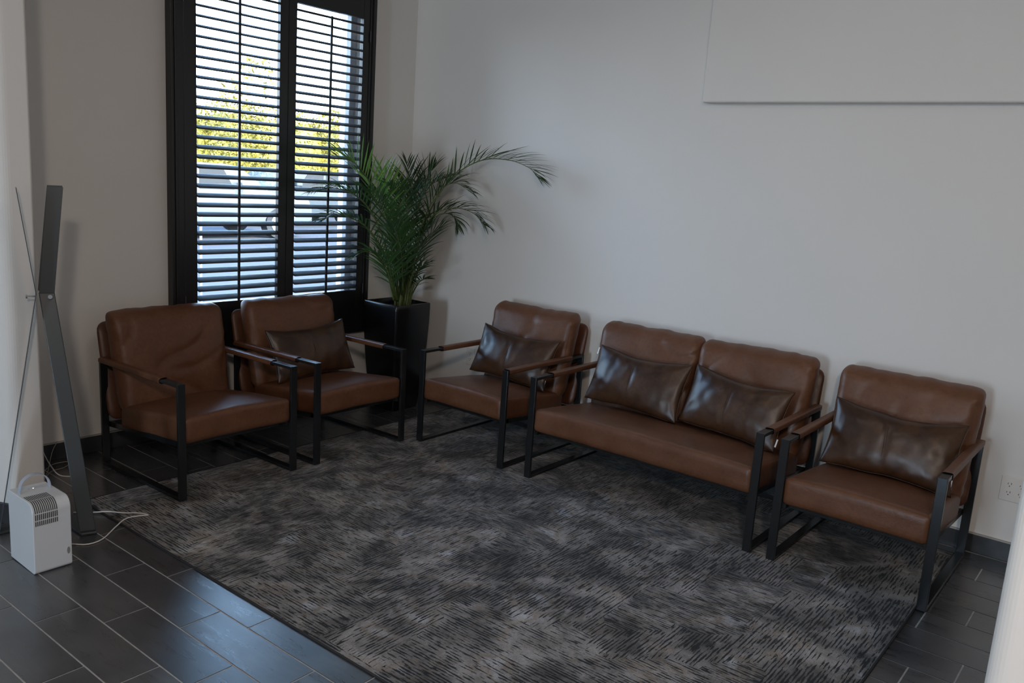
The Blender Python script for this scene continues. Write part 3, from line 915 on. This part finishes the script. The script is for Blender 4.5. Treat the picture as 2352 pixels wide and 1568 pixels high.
# strap handle
hm = Mesh(); vs = []
for i in range(25):
    a = PI * i / 24
    x = .0 - .052 * math.cos(a) * (1.0 + .10 * math.sin(a)); z = h - .012 + .074 * math.sin(a) ** .8
    r_in = .002
    for dy in (-.011, .011):
        nx_, nz_ = -math.cos(a), math.sin(a)
        vs += [(x + nx_ * 0, .035 + dy, z), (x + nx_ * .003, .035 + dy, z + nz_ * .003)]
fs = []
for i in range(24):
    a = 4 * i; b = 4 * (i + 1)
    fs += [(a, b, b + 2, a + 2), (a + 1, a + 3, b + 3, b + 1), (a, a + 1, b + 1, b), (a + 2, b + 2, b + 3, a + 3)]
hm.add(vs, fs).build('handle', M_strap, pu, smooth=False)
m_, t, b = nm('power_light'); b.inputs['Emission Color'].default_value = (1, 1, 1, 1); b.inputs['Emission Strength'].default_value = 2.
Mesh().cyl((.004, .058), .0022, h, h + .0007, 12).build('power_light', m_, pu)
Mesh().cyl((-.012, .058), .0035, h, h + .0004, 14).build('button', M_strap, pu)
bm_ = Mesh()
pts = [(.054 + .011 * math.cos(a) * .5, .062 + .014 * math.sin(a)) for a in [2 * PI * k_ / 16 for k_ in range(16)]]
bm_.add([(x, -d2 - .0008, z) for x, z in pts], [tuple(range(16))]).build('badge', plain('badge', (.25, .24, .23), .5), pu)

# cables
def cable(label, pts, r, mat, cat='cable'):
    o = Mesh().tube(catmull(pts, 40), r, 8).build('power_cable', mat, smooth=True)
    return tag(o, label, cat)
cable('white cable looping from the purifier out onto the rug corner', [(-2.852, -1.02, .012), (-2.79, -1.004, .004), (-2.743, -1.05, .004), (-2.679, -1.043, .004), (-2.594, -.979, .009), (-2.524, -.934, .0135), (-2.463, -.946, .0125), (-2.440, -.958, .0128), (-2.459, -.912, .0128), (-2.502, -.872, .0128), (-2.541, -.818, .0138), (-2.583, -.775, .009), (-2.64, -.71, .004)], .0026, M_cable)
cable('white cable hanging down behind the steel stand', [(-2.726, -.46, .30), (-2.70, -.40, .27), (-2.63, -.33, .235), (-2.585, -.28, .18), (-2.555, -.24, .12), (-2.52, -.225, .05), (-2.49, -.24, .004), (-2.45, -.3, .004)], .0028, M_cable)
cable('thin beige cable tangled on the floor behind the wall end', [(-2.40, -.02, .10), (-2.44, -.05, .06), (-2.50, -.14, .004), (-2.56, -.24, .004), (-2.50, -.18, .010), (-2.43, -.15, .004), (-2.38, -.11, .012), (-2.45, -.10, .015), (-2.50, -.12, .004), (-2.60, -.22, .004)], .0016, M_dcable)

# ------------------------------------------------------------------ crossed steel stand
st = thing('steel_stand', 'tall grey steel stand of two crossed bent strips at the left', 'stand', (-2.75, -.80, 0))
SX, SY = -2.75, -.80
def strip(pts, wv, wds, th_, nv_):
    """flat bar along pts; wv = width direction, th_ = thickness along nv_"""
    wv = Vector(wv).normalized(); nv_ = Vector(nv_).normalized()
    vs = []
    for p_, wd_ in zip(pts, wds):
        p_ = Vector(p_) - Vector((SX, SY, 0))
        for a, b2 in ((-1, -1), (1, -1), (1, 1), (-1, 1)):
            vs.append(tuple(p_ + wv * wd_ / 2 * a + nv_ * th_ / 2 * b2))
    fs = [(3, 2, 1, 0), tuple(4 * (len(pts) - 1) + k_ for k_ in range(4))]
    for i in range(len(pts) - 1):
        for k_ in range(4): fs.append((4 * i + k_, 4 * i + (k_ + 1) % 4, 4 * i + 4 + (k_ + 1) % 4, 4 * i + 4 + k_))
    return Mesh().add(vs, fs)
wvA = (.93, -.37, 0); nvA = (.37, .93, 0)
strip([(-2.690, -.945, .012), (-2.731, -.75, .968)], wvA, (.060, .056), .014, nvA).build('upright', M_steel, st, bevel=.003)
strip([(-2.731, -.75, .960), (-2.684, -.75, 1.383)], wvA, (.054, .056), .004, nvA).build('upright', M_steel, st, bevel=.001)
strip([(-2.731, -.738, .975), (-2.680, -.738, 1.388)], wvA, (.052, .054), .004, nvA).build('back_plate', M_steel, st, bevel=.001)
wvB = (.36, .93, 0); nvB = (.93, -.36, 0)
strip([(-2.775, -.76, .968), (-2.835, -.77, 1.377)], wvB, (.056, .056), .003, nvB).build('upright', M_steel, st, bevel=.001)
strip([(-2.775, -.76, .968), (-2.925, -.70, .010)], (.375, .927, 0), (.056, .060), .003, nvB).build('upright', M_steel, st, bevel=.001)
# feet lying on the floor
Mesh().add([tuple(Vector(p_) - Vector((SX, SY, 0))) for p_ in
            [(-2.722, -.955, 0), (-2.665, -.975, 0), (-2.655, -.62, 0), (-2.712, -.62, 0), (-2.722, -.955, .012), (-2.665, -.975, .012), (-2.655, -.62, .012), (-2.712, -.62, .012)]],
           [(0, 3, 2, 1), (4, 5, 6, 7), (0, 1, 5, 4), (1, 2, 6, 5), (2, 3, 7, 6), (3, 0, 4, 7)]).build('foot', M_steel, st, bevel=.004)
Mesh().add([tuple(Vector(p_) - Vector((SX, SY, 0))) for p_ in
            [(-2.955, -.735, 0), (-2.66, -.735, 0), (-2.66, -.69, 0), (-2.955, -.69, 0), (-2.955, -.735, .010), (-2.66, -.735, .010), (-2.66, -.69, .010), (-2.955, -.69, .010)]],
           [(0, 3, 2, 1), (4, 5, 6, 7), (0, 1, 5, 4), (1, 2, 6, 5), (2, 3, 7, 6), (3, 0, 4, 7)]).build('foot', M_steel, st, bevel=.003)
for bx, by, bz, ln in ((-2.722, -.757, .955, .020), (-2.775, -.76, .958, -.03)):
    mm = Mesh()
    p0 = Vector((bx - SX, by - SY, bz))
    dr = Vector((-.37, -.93, 0)) if ln > 0 else Vector((-.93, .36, 0))
    q = p0 + dr * abs(ln)
    mm.tube([p0, q], .0035, 8); mm.tube([q, q + dr * .006], .0085, 10)
    mm.build('bolt', M_chrome, st, smooth=False)

# ------------------------------------------------------------------ outside the window
M_ground = plain('concrete_lot', (.022, .022, .025), .9, var=.08, vs=.8)
struct('ground', Mesh().box(-40, 60, T, 60, -.30, -.10), M_ground)
M_carw = plain('white_car_paint', (.085, .09, .095), .25, coat=.5)
M_cars = plain('silver_car_paint', (.05, .06, .065), .25, metal=.3, coat=.5)
M_cglass = plain('car_glass', (.008, .010, .012), .10, spec=.35)
M_tyre = plain('tyre', (.02, .02, .02), .8)
M_alloy = plain('alloy', (.5, .5, .5), .3, metal=.8)
def car(label, x0, y0, ln, hh, paint, flip=1):
    t_ = thing('parked_car', label, 'car', (x0, y0, -.10))
    body = [(0, .28), (.02, .62), (.10, .82), (.30, .90), (.27 * ln * .9, .97), (.40 * ln, .97 + (hh - .97) * .9), (.47 * ln, hh), (.78 * ln, hh * .985), (.93 * ln, 1.0), (.985 * ln, .92), (ln, .60), (ln, .30)]
    def arch(cx_): return [(cx_ + .36 * math.cos(a), .28 + .34 * math.sin(a)) for a in [PI * k_ / 8 for k_ in range(9)]]
    low = arch(.80 * ln) + arch(.19 * ln)
    P_ = body + low
    w_ = 1.78
    vs = [(flip * (x - ln / 2), 0, z) for x, z in P_] + [(flip * (x - ln / 2), w_, z) for x, z in P_]
    n_ = len(P_)
    fs = [tuple(range(n_)), tuple(range(2 * n_ - 1, n_ - 1, -1))] + [(i, n_ + i, n_ + (i + 1) % n_, (i + 1) % n_) for i in range(n_)]
    Mesh().add(vs, fs).build('body', paint, t_, bevel=.03, seg=3)
    for pts in ([(.43 * ln, 1.0), (.49 * ln, hh - .07), (.60 * ln, hh - .06), (.60 * ln, 1.0)], [(.62 * ln, 1.0), (.62 * ln, hh - .06), (.77 * ln, hh - .08), (.86 * ln, 1.02)]):
        Mesh().add([(flip * (x - ln / 2), -.008, z) for x, z in pts] + [(flip * (x - ln / 2), .02, z) for x, z in pts],
                   [(0, 1, 2, 3), (7, 6, 5, 4), (0, 4, 5, 1), (1, 5, 6, 2), (2, 6, 7, 3), (3, 7, 4, 0)]).build('side_window', M_cglass, t_)
    for cx_ in (.19 * ln, .80 * ln):
        for yy in (.02, w_ - .24):
            mm = Mesh(); xs = flip * (cx_ - ln / 2)
            vs = [(xs + .32 * math.cos(2 * PI * k_ / 24), yy, .32 + .32 * math.sin(2 * PI * k_ / 24)) for k_ in range(24)] + [(xs + .32 * math.cos(2 * PI * k_ / 24), yy + .22, .32 + .32 * math.sin(2 * PI * k_ / 24)) for k_ in range(24)]
            mm.add(vs, [tuple(range(24)), tuple(range(47, 23, -1))] + [(i, (i + 1) % 24, 24 + (i + 1) % 24, 24 + i) for i in range(24)])
            wo = mm.build('wheel', M_tyre, t_)
            if yy < 1:
                Mesh().add([(xs + .20 * math.cos(2 * PI * k_ / 16), yy - .01, .32 + .20 * math.sin(2 * PI * k_ / 16)) for k_ in range(16)], [tuple(range(16))]).build('hubcap', M_alloy, wo)
    mm = Mesh().box(flip * (.40 * ln - ln / 2) - .09, flip * (.40 * ln - ln / 2) + .09, -.20, -.01, 1.02, 1.16)
    mm.build('side_mirror', paint, t_, bevel=.03)
    return t_
car('white car parked outside behind the left shutter panel', 5.6, 11.0, 4.6, 1.50, M_carw, -1)
car('silver car parked outside behind the right shutter panel', 10.0, 13.8, 4.5, 1.44, M_cars, 1)
o = Mesh().cyl((0, 0), .009, 0, 1.20, 12).build('signpost', M_alloy)
o.location = (-.60, 1.62, -.10)
tag(o, 'thin pale post standing outside close to the left shutter panel', 'post')

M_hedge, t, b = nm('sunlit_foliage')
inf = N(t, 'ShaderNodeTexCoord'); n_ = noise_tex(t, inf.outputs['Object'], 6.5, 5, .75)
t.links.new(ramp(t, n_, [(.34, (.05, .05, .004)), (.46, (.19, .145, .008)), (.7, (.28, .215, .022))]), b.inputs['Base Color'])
b.inputs['Roughness'].default_value = .6
def foliage(m_, c, rad, n_, size, rnd):
    for _ in range(n_):
        v = Vector((rnd.gauss(0, 1), rnd.gauss(0, 1), rnd.gauss(0, 1))).normalized() * (rnd.random() ** .25)
        p_ = Vector(c) + Vector((v.x * rad[0], v.y * rad[1], v.z * rad[2]))
        a = Vector((rnd.gauss(0, 1), rnd.gauss(0, 1), rnd.gauss(0, 1))).normalized()
        b2 = a.cross(Vector((rnd.gauss(0, 1), rnd.gauss(0, 1), rnd.gauss(0, 1)))).normalized()
        s_ = size * rnd.uniform(.6, 1.3)
        m_.add([p_ - a * s_, p_ + b2 * s_ * .45, p_ + a * s_, p_ - b2 * s_ * .45], [(0, 1, 2, 3)])
rnd = random.Random(3)
hd = Mesh()
for k_ in range(13):
    foliage(hd, (3.5 + k_ * 1.35, 18 + rnd.uniform(-.4, .4), 1.55 + rnd.uniform(-.1, .12)), (1.25, .9, 1.72), 5200, .062, rnd)
for k_ in range(13):
    c_ = (3.5 + k_ * 1.35, 18.1, 1.5); vs = []; fs = []
    for i in range(9):
        for j in range(16):
            a, b2 = PI * i / 8, 2 * PI * j / 16; rr = .80 + .12 * noise.noise(Vector((i, j, k_)))
            vs.append((c_[0] + 1.2 * rr * math.sin(a) * math.cos(b2), c_[1] + .8 * rr * math.sin(a) * math.sin(b2), c_[2] + 1.62 * rr * math.cos(a)))
    for i in range(8):
        for j in range(16): fs.append((i * 16 + j, i * 16 + (j + 1) % 16, (i + 1) * 16 + (j + 1) % 16, (i + 1) * 16 + j))
    hd.add(vs, fs)
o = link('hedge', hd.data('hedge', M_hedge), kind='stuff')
tag(o, 'tall yellow-green hedge in the sun beyond the parked cars', 'hedge')
tr_ = thing('tree', 'thin-crowned tree rising faintly above the hedge against the sky', 'tree', (16.6, 26, -.1))
Mesh().tube([(0, 0, 0), (.1, 0, 2.2), (-.1, .1, 4.4), (.2, 0, 5.6)], [.09, .07, .04, .01], 8).build('trunk', plain('bark', (.25, .2, .15), .9), tr_, smooth=True)
fm = Mesh()
for c, rd, n_ in (((.3, 0, 5.1), (.9, .8, .5), 130), ((-.9, 0, 4.3), (.7, .6, .35), 60), ((1.2, 0, 4.4), (.6, .6, .4), 60)):
    foliage(fm, c, rd, n_, .10, rnd)
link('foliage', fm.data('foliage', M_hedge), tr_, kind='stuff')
